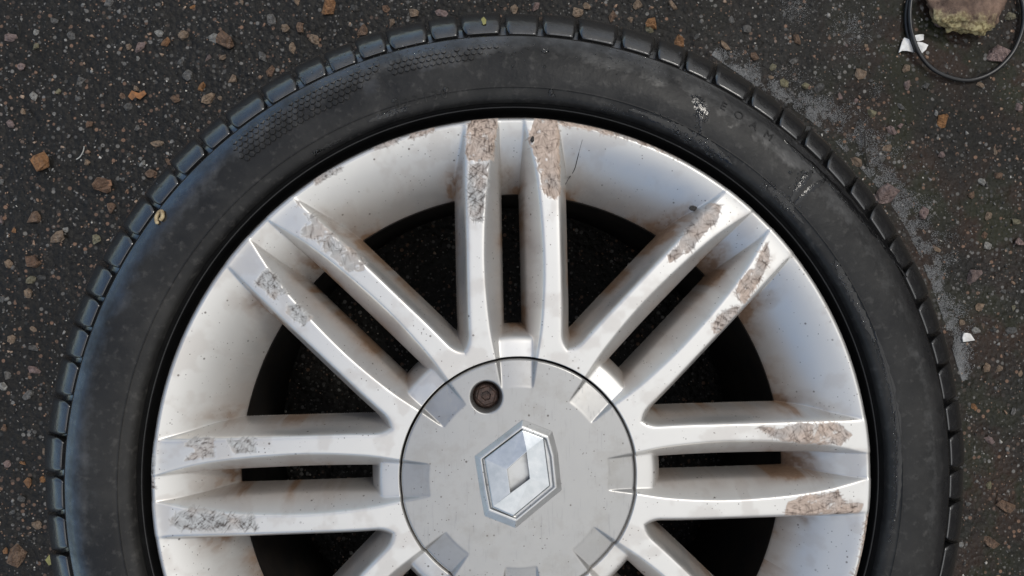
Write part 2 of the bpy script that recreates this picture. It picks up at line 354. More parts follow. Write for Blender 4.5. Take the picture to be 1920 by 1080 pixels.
# bolt at the bottom of its hole
def ngon_stack(name, levels, n, rot=0.0):
    v = []; f = []
    for r, z in levels:
        for i in range(n): v.append((r*math.cos(rot+2*math.pi*i/n), r*math.sin(rot+2*math.pi*i/n), z))
    for k in range(len(levels)-1):
        for i in range(n): f.append((k*n+i, k*n+(i+1) % n, (k+1)*n+(i+1) % n, (k+1)*n+i))
    f.append(tuple((len(levels)-1)*n+i for i in range(n))); return mesh(name, v, f)
bolt = link('wheel_bolt', ngon_stack('wheel_bolt', [(.0106,-.016),(.0106,-.0115),(.0086,-.0108),(.0080,-.0100),(.0078,-.0072),(.0068,-.0062),(.0050,-.0062),(.0044,-.0085)], 18), BOLT, cap)
bolt.location = (CB[0], CB[1], Z0)
socket = link('bolt_head', ngon_stack('bolt_head', [(.0072,-.009),(.0070,-.0062),(.0060,-.0054),(.0034,-.0054),(.0030,-.0075)], 6, .3), BOLT, bolt)

# emblem: hexagonal pad, bevelled chrome ring, open lozenge
def em(pts, z): return [(*px2w(x, y, Z0+z)[:2], z+Z0) for x, y in pts]
PADO = [(980,786),(1036,808),(1047,849),(1054,919),(967,991),(908,968),(899,920),(889,855)]
def scale_poly(P, k, c=(970,888)): return [(c[0]+(x-c[0])*k, c[1]+(y-c[1])*k) for x, y in P]
v = em(PADO, .0004)+em(PADO, .0012)+em(scale_poly(PADO, .87), .0046)+em(scale_poly(PADO, .825), .0048)+em(scale_poly(PADO, .80), .0022)
n = 8; f = [(k*n+(i+1) % n, k*n+i, (k+1)*n+i, (k+1)*n+(i+1) % n) for k in range(4) for i in range(n)] + [tuple(4*n+n-1-i for i in range(n))]
PADM = silver_paint('silver_pad_paint', False, C(.56,.56,.55))
pad = link('emblem_pad', mesh('emblem_pad', v, f), PADM, cap)
T_, UR, R_, BT, LL, L_ = (980,805),(1020,820),(1032,911),(962,969),(923,952),(908,860)
A, B, Cc, D = (987,848),(993,898),(957,924),(951,880)
O = [T_,UR,R_,BT,LL,L_]; I = [A,B,Cc,D]
v = em(scale_poly(O,1.0), .0012)+em(scale_poly(O,1.0), .0044)+em(scale_poly(O,.97), .0052)+em(I, .0074)+em(I, .0024)
f = [(k*6+(i+1) % 6, k*6+i, (k+1)*6+i, (k+1)*6+(i+1) % 6) for k in range(2) for i in range(6)]
o0, i0, j0 = 12, 18, 22
f += [(o0+0,o0+5,i0+3,i0+0), (o0+1,o0+0,i0+0), (o0+2,o0+1,i0+0,i0+1), (o0+3,o0+2,i0+1), (o0+4,o0+3,i0+1,i0+2), (o0+5,o0+4,i0+2,i0+3)]
f += [(i0+(k+1) % 4, i0+k, j0+k, j0+(k+1) % 4) for k in range(4)]
emb = link('emblem', mesh('emblem', v, f), CHROME, cap)
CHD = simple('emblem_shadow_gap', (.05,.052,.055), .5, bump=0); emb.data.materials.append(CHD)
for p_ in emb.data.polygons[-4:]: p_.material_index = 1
emb['label'] = 'chrome lozenge-shaped emblem with open centre'
md = emb.modifiers.new('bevel', 'BEVEL'); md.width = .0004; md.segments = 2
md = pad.modifiers.new('bevel', 'BEVEL'); md.width = .0006; md.segments = 2

# ---- tyre
side = [(.2330,-.026),(.2366,-.0245),(.2395,-.0235),(.2420,-.0205),(.2427,-.0150),(.2431,-.0100),(.2436,-.0084),(.2445,-.0092),(.2452,-.0065),(.2458,-.0025),(.2470,.0004),(.2494,.0022),(.2530,.0032),(.2536,.0039),(.2542,.0035),(.2570,.0040),(.2630,.0042),(.2690,.0036),(.2760,.0022),(.2820,.0000),(.2860,-.0020),(.2885,-.0033)]
outer = [(.2885,-.0033),(.2940,-.0060),(.2995,-.0088),(.3046,-.0122),(.3092,-.0168),(.3130,-.0240),(.3158,-.0340),(.3178,-.050),(.3188,-.064)]
SH = catmull(outer, 5)
def offset_prof(P, d):
    t = np.gradient(P, axis=0); nrm = np.stack([-t[:,1], t[:,0]], 1); nrm /= np.linalg.norm(nrm, axis=1)[:,None]
    return P + nrm*d            # profile runs outward, normal points up/out
SHB = offset_prof(SH, -.0060); SHB[:3] = SH[:3]; SHB[3] = offset_prof(SH, -.0055)[3]
tread = []
for z0, z1 in ((-.068,-.092),(-.099,-.111),(-.118,-.142)): tread += [(.3115,z0+.001),(.3192,z0),(.3192,z1),(.3115,z1-.001)]
mir = lambda P: [(r, -.207-z) for r, z in P[::-1]]
full = np.array([tuple(q) for q in catmull(side, 4)] + [tuple(q) for q in SHB[1:]] + tread + mir([tuple(q) for q in SHB[1:]]) + mir([tuple(q) for q in catmull(side, 2)]))
tyre = link('tyre', lathe('tyre', full[::-1], 360, Z0), RUB, wheel, smooth=True)
BEADM = simple('dark_bead_rubber', (.0075,.0075,.0078), .42, (.012,.012,.012), 90, bump=.2, bd=.0005)  # darker rubber for the groove next to the rim
bead = link('tyre_bead', lathe('tyre_bead', offset_prof(catmull(side, 4)[:35], .0004)[::-1], 288, Z0), BEADM, tyre, smooth=True)

# tread blocks on the shoulder
NB = 76
def block_mesh(width, mirror=False):
    hv = .5*width - .0023/.31*.5; P = SH[4:]; vs_ = []; nv = 9
    uu = np.linspace(0, 1, len(P))
    for iu in range(len(P)):
        for jv in range(nv):
            v = -1+2*jv/(nv-1); cornr = max(0, (.22-uu[iu])/.22)
            w = hv*(1-.22*cornr**2)                       # rounded inner corners
            edge = max(abs(v)**16, (1-uu[iu])**24)
            base = offset_prof(P, -.00035*edge)[iu]
            ang = v*w + .10*hv*uu[iu]
            r, z = base; 
            if mirror: z = -.207-z
            vs_.append((r*math.cos(ang), r*math.sin(ang), z+Z0))
    top = len(vs_); Q = offset_prof(P, -.0080)
    f = [tuple(q) for q in grid_faces(len(P), nv)]
    ring = [(i,0) for i in range(len(P))]+[(len(P)-1,j) for j in range(1,nv)]+[(i,nv-1) for i in range(len(P)-2,-1,-1)]+[(0,j) for j in range(nv-2,0,-1)]
    for (i, j) in ring:
        v = -1+2*j/(nv-1); cornr = max(0, (.22-uu[i])/.22); w = hv*(1-.22*cornr**2); ang = v*w+.10*hv*uu[i]; r, z = Q[i]
        if mirror: z = -.207-z
        vs_.append((r*math.cos(ang), r*math.sin(ang), z+Z0))
    n = len(ring)
    for k in range(n):
        a = ring[k][0]*nv+ring[k][1]; b = ring[(k+1) % n][0]*nv+ring[(k+1) % n][1]
        f.append((a, b, top+(k+1) % n, top+k))
    me = mesh('tread_block', vs_, f); bm = bmesh.new(); bm.from_mesh(me); bmesh.ops.recalc_face_normals(bm, faces=bm.faces[:]); bm.to_mesh(me); bm.free()
    return me
seq = [random.choices((.86, 1.0, 1.16), (3, 4, 3))[0] for _ in range(NB)]; unit = 2*math.pi/sum(seq)
variants = {}
for wdt in (.86, 1.0, 1.16):
    variants[wdt] = block_mesh(wdt*unit); variants[wdt].materials.append(TREADM)
    variants[wdt].polygons.foreach_set('use_smooth', np.arange(len(variants[wdt].polygons)) < (len(SH)-5)*8)   # top smooth, sides crisp
ang_ = 0.0
for wdt in seq:
    o = bpy.data.objects.new('tread_block', variants[wdt]); COL.objects.link(o); o.parent = tyre
    o.rotation_euler = (0, 0, ang_+.5*wdt*unit + random.uniform(-.002, .002)); o.scale = (random.uniform(.9965,1.001),)*2+(1,); ang_ += wdt*unit

# surface point of the sidewall
FS = full[:len(catmull(side,4))+4]
SZ = np.vstack([catmull(side, 4)[24:], SH[1:12]])
def side_z(r): return np.interp(r, SZ[:,0], SZ[:,1])
# moulded honeycomb band
hv, hf = [], []
def honey(a0, a1, r0, rows, cell=.0040):
    da = cell/ (r0+.5*rows*cell*.87)
    for i in range(rows):
        r = r0+i*cell*.87; na = int((a1-a0)/da)
        for j in range(na):
            a = a0+(j+.5*(i % 2))*da
            u = (a-a0)/(a1-a0)
            lim0 = .55*(1-sstep(0,.22,u)) ; 
            if i < rows*lim0 or random.random() < .04: continue
            b = len(hv)
            for rad, h in ((.0022,-.0005),(.00185,.0008),(.0013,.0009)):
                for q in range(6):
                    t = q*math.pi/3; rr_ = r+rad*math.sin(t+math.pi/6); aa_ = a+rad*math.cos(t+math.pi/6)/r
                    hv.append((rr_*math.cos(aa_), rr_*math.sin(aa_), side_z(rr_)+h+Z0))
            for lv in range(2):
                for q in range(6): hf.append((b+lv*6+q, b+lv*6+(q+1) % 6, b+lv*6+6+(q+1) % 6, b+lv*6+6+q))
            hf.append(tuple(b+12+q for q in range(6)))
honey(R(109), R(131.5), .2695, 5, .0043); honey(R(93), R(108.5), .2745, 3, .0043)
hc = link('moulded_honeycomb', mesh('moulded_honeycomb', hv, hf), RUB, tyre, kind='stuff')

# moulded characters on the sidewall
def letters(txt, cpx, size, track, name, flip=1):
    w0 = px2w(*cpx, Z0+.004); a = math.atan2(w0[1], w0[0]); r = math.hypot(w0[0], w0[1])
    n = len(txt)
    for i, ch in enumerate(txt):
        if ch == ' ': continue
        cu = bpy.data.curves.new('t', 'FONT'); cu.body = ch; cu.size = size; cu.extrude = .0002; cu.bevel_depth = .00008; cu.align_x = 'CENTER'; cu.align_y = 'CENTER'
        to = bpy.data.objects.new('t', cu); COL.objects.link(to)
        dg = bpy.context.evaluated_depsgraph_get(); me = bpy.data.meshes.new_from_object(to.evaluated_get(dg)); bpy.data.objects.remove(to)
        an = a - (i-(n-1)/2)*track/r
        o = link(name, me, RUB, tyre); o.location = (r*math.cos(an), r*math.sin(an), Z0+float(side_z(r))+.0001)
        sl = math.atan2(float(side_z(r+.003)-side_z(r-.003)), .006)
        o.rotation_euler = (Matrix.Rotation(an-math.pi/2, 4, 'Z') @ Matrix.Rotation(sl, 4, 'X')).to_euler()
letters('023130', (789,185), .0085, .0062, 'moulded_character')
letters('EOAM', (1402,224), .0085, .0120, 'moulded_character')

# ================================================================== ground details
def hull(n, flat, seed):
    r_ = random.Random(seed); bm = bmesh.new()
    for _ in range(n):
        v = Vector((r_.gauss(0,1), r_.gauss(0,1), r_.gauss(0,1))).normalized()*r_.uniform(.8, 1.08); bm.verts.new((v.x, v.y*r_.uniform(.7,.95), v.z*flat))
    res = bmesh.ops.convex_hull(bm, input=bm.verts[:])
    bmesh.ops.delete(bm, geom=[g for g in set(res['geom_interior']+res['geom_unused']) if isinstance(g, bmesh.types.BMVert)], context='VERTS')
    me = bpy.data.meshes.new('stone'); bm.to_mesh(me); bm.free(); return me
def stone_mat(name, a, b, rough=.6):
    t = NT(name); p = t.n('ShaderNodeTexCoord').outputs['Object']; rnd = t.n('ShaderNodeObjectInfo').outputs['Random']
    pp = t.n('ShaderNodeVectorMath', _operation='ADD'); t.put(pp.inputs[0], p); t.put(pp.inputs[1], rnd)
    n = t.noise(pp.outputs[0], 2.2, 4, .65)
    col = t.mix(rnd, C(*a), C(*b)); col = t.mix(t.math('MULTIPLY', t.ramp(n, .40, .62), .75), col, C(a[0]*.35, a[1]*.33, a[2]*.31))
    t.set(Base__Color=col, Roughness=rough, Normal=t.bump(n, .7, .35)); return t.m
SM = {'grey': stone_mat('grey_stone', (.17,.165,.155), (.30,.285,.265)), 'dark': stone_mat('dark_stone', (.085,.082,.077), (.15,.143,.132)),
      'tan': stone_mat('tan_stone', (.48,.34,.23), (.38,.28,.20)), 'brown': stone_mat('brown_stone', (.27,.16,.10), (.32,.21,.14)),
      'orange': stone_mat('orange_stone', (.50,.24,.09), (.42,.22,.11)), 'white': stone_mat('white_stone', (.55,.53,.48), (.42,.41,.38)),
      'pink': stone_mat('pink_stone', (.44,.31,.28), (.36,.27,.245)), 'cream': stone_mat('cream_stone', (.38,.34,.20), (.33,.30,.21))}
VAR = {k: [hull(16, .5, 100*i+j) for j in range(6)] for i, k in enumerate(SM)}
for k, L in VAR.items():
    for me in L: me.materials.append(SM[k])
def ground_z(x, y): return float(np.interp(0,[0],[0])) + float(((fbm(np.array(x*18.), np.array(y*18.), 3, 3)-.5)*.004))
def stone(x, y, rad, kind, sink=.30):
    me = random.choice(VAR[kind]); o = bpy.data.objects.new('stone', me); COL.objects.link(o); o.parent = ground
    o.location = (x, y, ground_z(x, y)+rad*.5*(1-2*sink)-.0003); o.scale = (rad*random.uniform(.8,1.2), rad*random.uniform(.7,1.1), rad*random.uniform(.8,1.1))
    o.rotation_euler = (random.uniform(-.3,.3), random.uniform(-.3,.3), random.uniform(0, 6.28)); return o
SEEN = [(300,62,8,'white'),(66,88,7,'cream'),(20,70,10,'pink'),(40,125,9,'pink'),(75,305,17,'orange'),(65,410,14,'brown'),(60,492,14,'brown'),(425,78,19,'brown'),(345,66,10,'tan'),(402,72,9,'white'),
 (492,107,9,'grey'),(592,75,10,'tan'),(549,90,9,'tan'),(536,54,9,'tan'),(565,52,10,'brown'),(615,14,13,'orange'),(510,38,10,'grey'),(390,185,12,'tan'),(262,90,10,'pink'),(195,345,17,'brown'),(110,445,12,'tan'),
 (67,62,6,'white'),(108,172,6,'cream'),(62,180,8,'white'),(147,185,6,'grey'),(20,232,9,'pink'),(152,152,8,'grey'),(328,186,9,'brown'),(378,162,7,'orange'),(295,268,9,'tan'),(283,325,11,'brown'),(268,307,7,'white'),
 (168,232,7,'brown'),(122,430,6,'white'),(210,390,10,'brown'),(17,495,9,'tan'),(55,552,9,'tan'),(58,525,8,'cream'),(103,40,7,'grey'),(205,5,8,'grey'),(355,142,10,'grey'),(298,10,6,'grey'),(240,200,8,'grey'),
 (775,25,11,'tan'),(680,60,10,'brown'),(828,25,10,'pink'),(965,18,9,'tan'),(1005,12,9,'pink'),(1082,24,11,'tan'),(1100,12,8,'tan'),(1148,30,9,'brown'),(1195,10,9,'tan'),(1222,46,13,'orange'),(1215,55,9,'cream'),(1272,78,11,'orange'),
 (1262,10,11,'tan'),(1305,70,8,'grey'),(1360,85,9,'tan'),(1372,40,7,'grey'),(1415,105,9,'brown'),(1400,55,8,'grey'),(1450,125,8,'cream'),(1488,115,7,'grey'),(1510,160,9,'cream'),(1535,165,8,'grey'),(1470,155,8,'cream'),
 (1610,140,11,'tan'),(1698,130,9,'tan'),(1632,213,9,'cream'),(1688,200,8,'grey'),(1768,227,11,'orange'),(1755,212,6,'white'),(1670,245,10,'pink'),(1664,278,9,'tan'),(1765,290,9,'pink'),(1735,162,9,'grey'),(1870,330,9,'brown'),(1840,340,8,'white'),
 (1822,520,16,'pink'),(1910,455,11,'pink'),(1730,400,11,'pink'),(1820,365,8,'brown'),(1850,460,8,'white'),(1902,415,7,'cream'),(1835,575,9,'tan'),(1850,690,11,'tan'),(1830,620,7,'white'),(1855,825,9,'pink'),(1855,910,9,'cream'),(1885,952,14,'brown'),
 (1855,1020,14,'brown'),(1900,770,7,'grey'),(1895,620,8,'grey'),(32,1045,17,'brown'),(60,650,9,'grey'),(65,695,9,'pink'),(55,740,8,'grey'),(55,905,9,'orange'),(40,935,7,'grey'),(15,700,9,'grey'),(5,725,9,'white'),(70,985,8,'tan'),(20,960,7,'grey'),(1868,102,22,'pink'),(1660,365,24,'pink')]
used = []
for (x, y, r, k) in SEEN:
    w = px2w(x, y); stone(w[0], w[1], r*.5/1000*1.3, k, .36); used.append((w[0], w[1]))
def in_view(): 
    x, y = random.uniform(-60, 1980), random.uniform(-60, 1140); w = px2w(x, y); return w[0], w[1]
n = 0
while n < 300-len(SEEN):
    x, y = in_view(); r = math.hypot(x, y)
    if r < .335 or any((x-a)**2+(y-b)**2 < .009**2 for a, b in used): continue
    rad = min(.0030*math.exp(abs(random.gauss(0, .45))), .0078)
    stone(x, y, rad, random.choices(['grey','dark','tan','brown','orange','white','pink','cream'], [22,8,22,18,5,9,12,7])[0], .42); used.append((x, y)); n += 1
# the finer chippings in the surface, too many to pick apart
def scatter_mesh(name, pts, rads, cols, templ, zs, sink):
    V, F, K = [], [], []; off = 0
    for (x, y), r, c, z in zip(pts, rads, cols, zs):
        me = random.choice(templ); co, fa = me
        a = random.uniform(0, 6.28); ct, st = math.cos(a)*r, math.sin(a)*r
        q = np.stack([co[:,0]*ct-co[:,1]*st+x, co[:,0]*st+co[:,1]*ct+y, co[:,2]*r+z+sink*r], 1)
        V.append(q); F.append(fa+off); K.append(np.repeat([c], len(co), 0)); off += len(co)
    me = np_mesh(name, np.concatenate(V), np.concatenate(F)); ca_ = me.color_attributes.new('tone', 'FLOAT_COLOR', 'POINT')
    ca_.data.foreach_set('color', np.concatenate([np.concatenate(K), np.ones((off,1))], 1).astype(np.float32).ravel()); return me
def as_np(me):
    co = np.empty(len(me.vertices)*3); me.vertices.foreach_get('co', co); bm = bmesh.new(); bm.from_mesh(me); bmesh.ops.triangulate(bm, faces=bm.faces[:])
    f = np.array([[v.index for v in p.verts] for p in bm.faces]); bm.free(); return co.reshape(-1, 3), f
SMALL = [as_np(hull(9, .55, 900+i)) for i in range(12)]
def tone_mat(name, rough=.6):
    t = NT(name); t.set(Base__Color=t.n('ShaderNodeVertexColor', _layer_name='tone').outputs[0], Roughness=rough, Specular__IOR__Level=.25); return t.m
TM = tone_mat('chippings')
PAL = np.array([(.11,.105,.10),(.06,.058,.055),(.22,.21,.195),(.035,.034,.032),(.26,.17,.115),(.36,.26,.19),(.50,.47,.42),(.18,.11,.075)]); PW = np.array([.24,.20,.15,.12,.11,.10,.05,.06]); PW = PW/PW.sum()
pts, rads = [], []
while len(pts) < 8200:
    x, y = in_view(); r = math.hypot(x, y)
    if .205 < r < .30: continue
    pts.append((x, y)); rads.append(min(.00075*math.exp(abs(random.gauss(0, .55))), .0030))
P_ = np.array(pts); gz = (fbm(P_[:,0]*18, P_[:,1]*18, 3, 3)-.5)*.004
cols = PAL[rng.choice(len(PAL), len(pts), p=PW)]*rng.uniform(.7, 1.25, (len(pts),1))
ch = link('chippings', scatter_mesh('chippings', pts, rads, cols, SMALL, gz+.0002, -.12), TM, ground, kind='stuff')
# pale grit swept up against the tyre and two small spills of it
pts, rads = [], []
arc = catmull([(1340,95),(1420,150),(1500,200),(1560,245),(1612,300),(1680,380),(1730,470),(1765,560),(1795,650),(1815,720)], 30)
for _ in range(60000):
    i = random.randrange(len(arc)-1); dxy = arc[i+1]-arc[i]; nn = np.array([-dxy[1], dxy[0]])/np.hypot(*dxy); u = i/len(arc)
    wd = 42*math.sin(math.pi*min(max((u+.02)*1.0, 0), 1))**.6
    q = arc[i] + dxy*random.random() + nn*(-1)*(abs(random.gauss(0, 1))*wd*.8-10) ; w = px2w(*q)
    if fbm(np.array(w[0]*85), np.array(w[1]*85), 8, 3) < random.uniform(.36, .62): continue
    pts.append((w[0], w[1])); rads.append(random.uniform(.00025, .00070))
for cx_, cy_, rr_, nn_ in ((1597,55,30,1500),(1492,20,22,800),(1645,170,14,150)):
    for _ in range(nn_):
        w = px2w(random.gauss(cx_, rr_*.62), random.gauss(cy_, rr_*.62)); pts.append((w[0], w[1])); rads.append(random.uniform(.00025, .0006))
P_ = np.array(pts); gz = (fbm(P_[:,0]*18, P_[:,1]*18, 3, 3)-.5)*.004
cols = np.array([(.30,.30,.295)])*rng.uniform(.45, 1.25, (len(pts),1))
gr = link('pale_grit', scatter_mesh('pale_grit', pts, rads, cols, [as_np(hull(6, .6, 700+i)) for i in range(5)], gz, .5), TM, kind='stuff')
gr['label'] = 'pale grey grit strewn along the upper right edge of the tyre'; gr['category'] = 'grit'

# ---- loose things lying on the asphalt
def tube(name, pts, rad, mat, parent=None, sides=8, closed=False):
    P = np.asarray(pts, float); n = len(P); V = []; F = []
    rads = rad if hasattr(rad, '__len__') else [rad]*n
    for i in range(n):
        t = (P[(i+1) % n]-P[i-1]) if closed else P[min(i+1,n-1)]-P[max(i-1,0)]; t = Vector(t).normalized()
        a = t.cross(Vector((0,0,1))).normalized() if abs(t.z) < .99 else Vector((1,0,0)); b = t.cross(a)
        for k in range(sides):
            q = Vector(P[i]) + (a*math.cos(2*math.pi*k/sides)+b*math.sin(2*math.pi*k/sides))*rads[i]; V.append(q)
    m = n if closed else n-1
    for i in range(m):
        for k in range(sides): F.append((i*sides+k, ((i+1) % n)*sides+k, ((i+1) % n)*sides+(k+1) % sides, i*sides+(k+1) % sides))
    if not closed: F += [tuple(range(sides)), tuple((n-1)*sides+sides-1-k for k in range(sides))]
    return link(name, mesh(name, V, F), mat, parent, smooth=True)
CORDM = simple('cord_rubber', (.012,.012,.013), .32, (.02,.02,.02), 300, bump=.1)
cpx = [(1716,97),(1704,70),(1699,40),(1702,5),(1716,-35),(1750,-68),(1800,-82),(1850,-74),(1892,-45),(1914,-5),(1919,35),(1912,70),(1894,105),(1862,135),(1822,150),(1785,146),(1750,130),(1726,104),(1712,72),(1706,40),(1708,0),(1720,-38)]
cz = np.interp(range(len(cpx)), [0,6,10,14,17,19,21], [.0024,.0024,.0050,.0034,.0072,.0074,.0066])
cord = tube('rubber_cord', catmull([(*px2w(x, y, z)[:2], z) for (x, y), z in zip(cpx, cz)], 8), .0021, CORDM)
tag(cord, 'thin black rubber cord coiled in a loop round the mossy rock', 'cord')
# rock
bm = bmesh.new(); bmesh.ops.create_icosphere(bm, subdivisions=5, radius=1)
from mathutils import noise as mn
for v in bm.verts:
    p = v.co.copy(); k = 1+.16*mn.noise(p*1.3+Vector((3,1,2)))+.16*mn.noise(p*3.1)+.09*mn.noise(p*8)+.05*mn.noise(p*19)+.025*mn.noise(p*40)
    v.co = Vector((p.x*.036*k, p.y*.034*k, p.z*.012*k))
me = bpy.data.meshes.new('rock'); bm.to_mesh(me); bm.free()
t = NT('mossy_rock'); p = t.pos(); n = t.noise(p, 60, 6, .7); sx = t.n('ShaderNodeSeparateXYZ', Vector=p)
low = t.math('ADD', t.math('MULTIPLY', t.math('ADD', sx.outputs['Y'], t.math('MULTIPLY', sx.outputs['X'], .35)), -18.0), t.math('MULTIPLY', n, .9))
col = t.mix(t.ramp(low, .78, .98), t.mix(t.ramp(n, .4, .65), C(.08,.048,.033), C(.24,.155,.11)), t.mix(t.ramp(t.noise(p, 300, 3), .4, .6), C(.17,.13,.055), C(.42,.36,.19)))
t.set(Base__Color=col, Roughness=.75, Normal=t.bump(t.noise(p, 260, 5, .7), .9, .002)); ROCKM = t.m
w = px2w(1812, -4, .012); rock = link('rock', me, ROCKM, smooth=True); rock.location = (w[0], w[1], .011); rock.rotation_euler = (0,0,.2)
tag(rock, 'brown rock with a yellow mossy edge inside the black cord loop', 'rock')
# thin shards
def shard(name, poly, z, thick, mat, bend=.0012, label=None, cat=None, parent=None, group=None):
    W = [np.array(px2w(x, y, z)) for x, y in poly]; c = sum(W)/len(W); V = []; n = len(W)
    for s in (1, -1):
        for i, q in enumerate(W): V.append((q[0], q[1], z+s*thick/2+bend*math.sin(i*2.3)))
        V.append((c[0], c[1], z+s*thick/2+bend*1.1))
    F = [(i, (i+1) % n, n) for i in range(n)][::1] + [(n+1+(i+1) % n, n+1+i, 2*n+1) for i in range(n)] + [((i+1) % n, i, n+1+i, n+1+(i+1) % n) for i in range(n)]
    o = link(name, mesh(name, V, F), mat, parent)
    if label: tag(o, label, cat, group)
    return o
WHM = simple('white_shell', (.80,.79,.76), .5, (.62,.60,.56), 150, bump=.2)
LEAF = simple('dry_leaf', (.36,.15,.05), .7, (.16,.075,.03), 200, bump=.5); HUSK = simple('husk', (.48,.38,.22), .6, (.22,.15,.08), 300, bump=.5); YEL = simple('yellow_leaf', (.30,.28,.09), .6, (.18,.17,.06), 200, bump=.4)
shard('white_shard', [(1685,99),(1690,80),(1696,70),(1703,74),(1711,88),(1716,98),(1700,96),(1692,95)], .003, .0011, WHM, .0010, 'larger white broken shard under the black cord, at its left side', 'shard', group='white shards by the cord')
shard('white_shard', [(1712,67),(1724,65),(1732,64),(1731,75),(1722,78),(1714,75)], .0022, .0010, WHM, .0007, 'smallest white shard just inside the black cord, below the rock', 'shard', group='white shards by the cord')
shard('white_shard', [(1717,79),(1728,80),(1741,84),(1735,94),(1728,100),(1722,90)], .0022, .0011, WHM, .0009, 'white shard inside the cord loop, lowest of the three by the rock', 'shard', group='white shards by the cord')
shard('white_chip', [(1804,633),(1806,625),(1814,624),(1819,626),(1827,638),(1815,640),(1805,641)], .0018, .0012, WHM, .0006, 'single white chip on the asphalt right of the tyre', 'chip')
shard('leaf_scrap', [(240,181),(248,170),(259,174),(271,170),(275,176),(262,186),(255,183),(247,188)], .0022, .0007, LEAF, .0010, 'torn orange leaf scrap on the asphalt, left of the tyre', 'leaf')
shard('leaf_scrap', [(178,345),(190,338),(207,337),(211,348),(196,353),(185,350)], .0026, .0007, simple('brown_leaf', (.24,.12,.06), .7, (.12,.065,.04), 200, bump=.5), .0009, 'brown flat leaf scrap on the asphalt beside the blue-lit tread', 'leaf')
shard('leaf_scrap', [(85,1050),(93,1040),(104,1046),(101,1056),(92,1060)], .002, .0006, YEL, .0008, 'yellow-green leaf scrap on the asphalt at the lower left', 'leaf')
# filament and twig
FIL = simple('pale_fibre', (.45,.44,.40), .6, bump=0); TWG = simple('dark_twig', (.03,.026,.022), .6, bump=0)
tag(tube('plant_fibre', catmull([(*px2w(x, y, .003)[:2], .003) for x, y in ((143,299),(150,294),(156,284),(158,274))], 6), .0005, FIL, sides=5), 'short pale curved fibre on the asphalt left of the tyre', 'fibre')
tag(tube('twig', catmull([(*px2w(x, y, .003)[:2], .003) for x, y in ((1621,244),(1622,270),(1625,295),(1631,317))], 6), .0007, TWG, sides=5), 'thin dark twig in the pale grit beside the upper right tread', 'twig')

# ---- small things on the tyre and wheel face
def on_tyre(x, y, h=0.0):
    z = 0.0
    for _ in range(6):
        w = px2w(x, y, Z0+z); z = float(side_z(math.hypot(w[0], w[1])))
    return np.array([w[0], w[1], Z0+z+h])
def on_face(x, y, h=0.0):
    z = 0.0
    for _ in range(25):
        w = px2w(x, y, Z0+z); r = math.hypot(w[0], w[1]); a = (math.atan2(w[1], w[0])-PHI+math.pi/8) % (math.pi/4) - math.pi/8
        z = .5*z + .5*float(face_height(np.array(r), np.array(abs(r*math.sin(a)))))
    return np.array([w[0], w[1], Z0+z+h])
q = tube('seed_husk', catmull([on_tyre(x, y, .0012) for x, y in ((297,420),(294,410),(299,399),(305,397),(306,407),(301,414))], 5), [.0004]+[.0013]*24+[.0004], HUSK, sides=6)
tag(q, 'curled pale seed husk lying on the left tyre shoulder', 'husk')
c = on_tyre(907, 40, .001); zz = c[2]
shard('leaf_scrap', [(902,36),(907,32),(912,37),(911,45),(906,47)], zz, .0006, YEL, .0005, 'tiny yellow leaf scrap on the tread at the top of the tyre', 'leaf')
SCR = simple('black_scratch', (.02,.018,.016), .6, bump=0)
tube('scratch', catmull([on_face(x, y, .0001) for x, y in ((1092,262),(1087,280),(1082,300),(1077,318),(1068,332),(1060,346))], 4), [.00012]*6+[.0003]*8+[.0005]*3+[.0002]*4, SCR, rim, sides=5)
TAR = simple('tar', (.012,.011,.01), .5, (.05,.045,.04), 500, bump=.6)
b_ = link('tar_lump', hull(18, .5, 5), TAR, rim); b_.location = on_face(1300, 391, .0008); b_.scale = (.0030, .0026, .003)
b_ = link('tar_lump', hull(18, .5, 6), TAR, rim); b_.location = on_face(998, 262, .0005); b_.scale = (.0016, .0026, .002)

# wet black patches on the dusty rubber
WETM = NT('wet_rubber'); WETM.set(Base__Color=C(.006,.006,.0062), Roughness=.07, Normal=WETM.bump(WETM.noise(WETM.pos(), 420, 3, .6), .5, .0006)); WETM = WETM.m
def wet_patch(line, half):
    A_ = catmull(line, 8); n_ = len(A_); L_, R2 = [], []
    for i in range(n_):
        d = A_[min(i+1,n_-1)]-A_[max(i-1,0)]; d = d/np.hypot(*d); nn = np.array([-d[1], d[0]]); e_ = math.sin(math.pi*(i+.35)/(n_-.3))**.5
        L_.append(A_[i]+nn*half*e_*random.uniform(.55,1.35)); R2.append(A_[i]-nn*half*e_*random.uniform(.55,1.35))
    V = [on_tyre(*q, .0002) for q in L_]+[on_tyre(*q, .00045) for q in A_]+[on_tyre(*q, .0002) for q in R2]
    F = [(k*n_+i, k*n_+i+1, (k+1)*n_+i+1, (k+1)*n_+i) for k in range(2) for i in range(n_-1)]
    link('wet_patch', mesh('wet_patch', V, F), WETM, tyre, smooth=True)
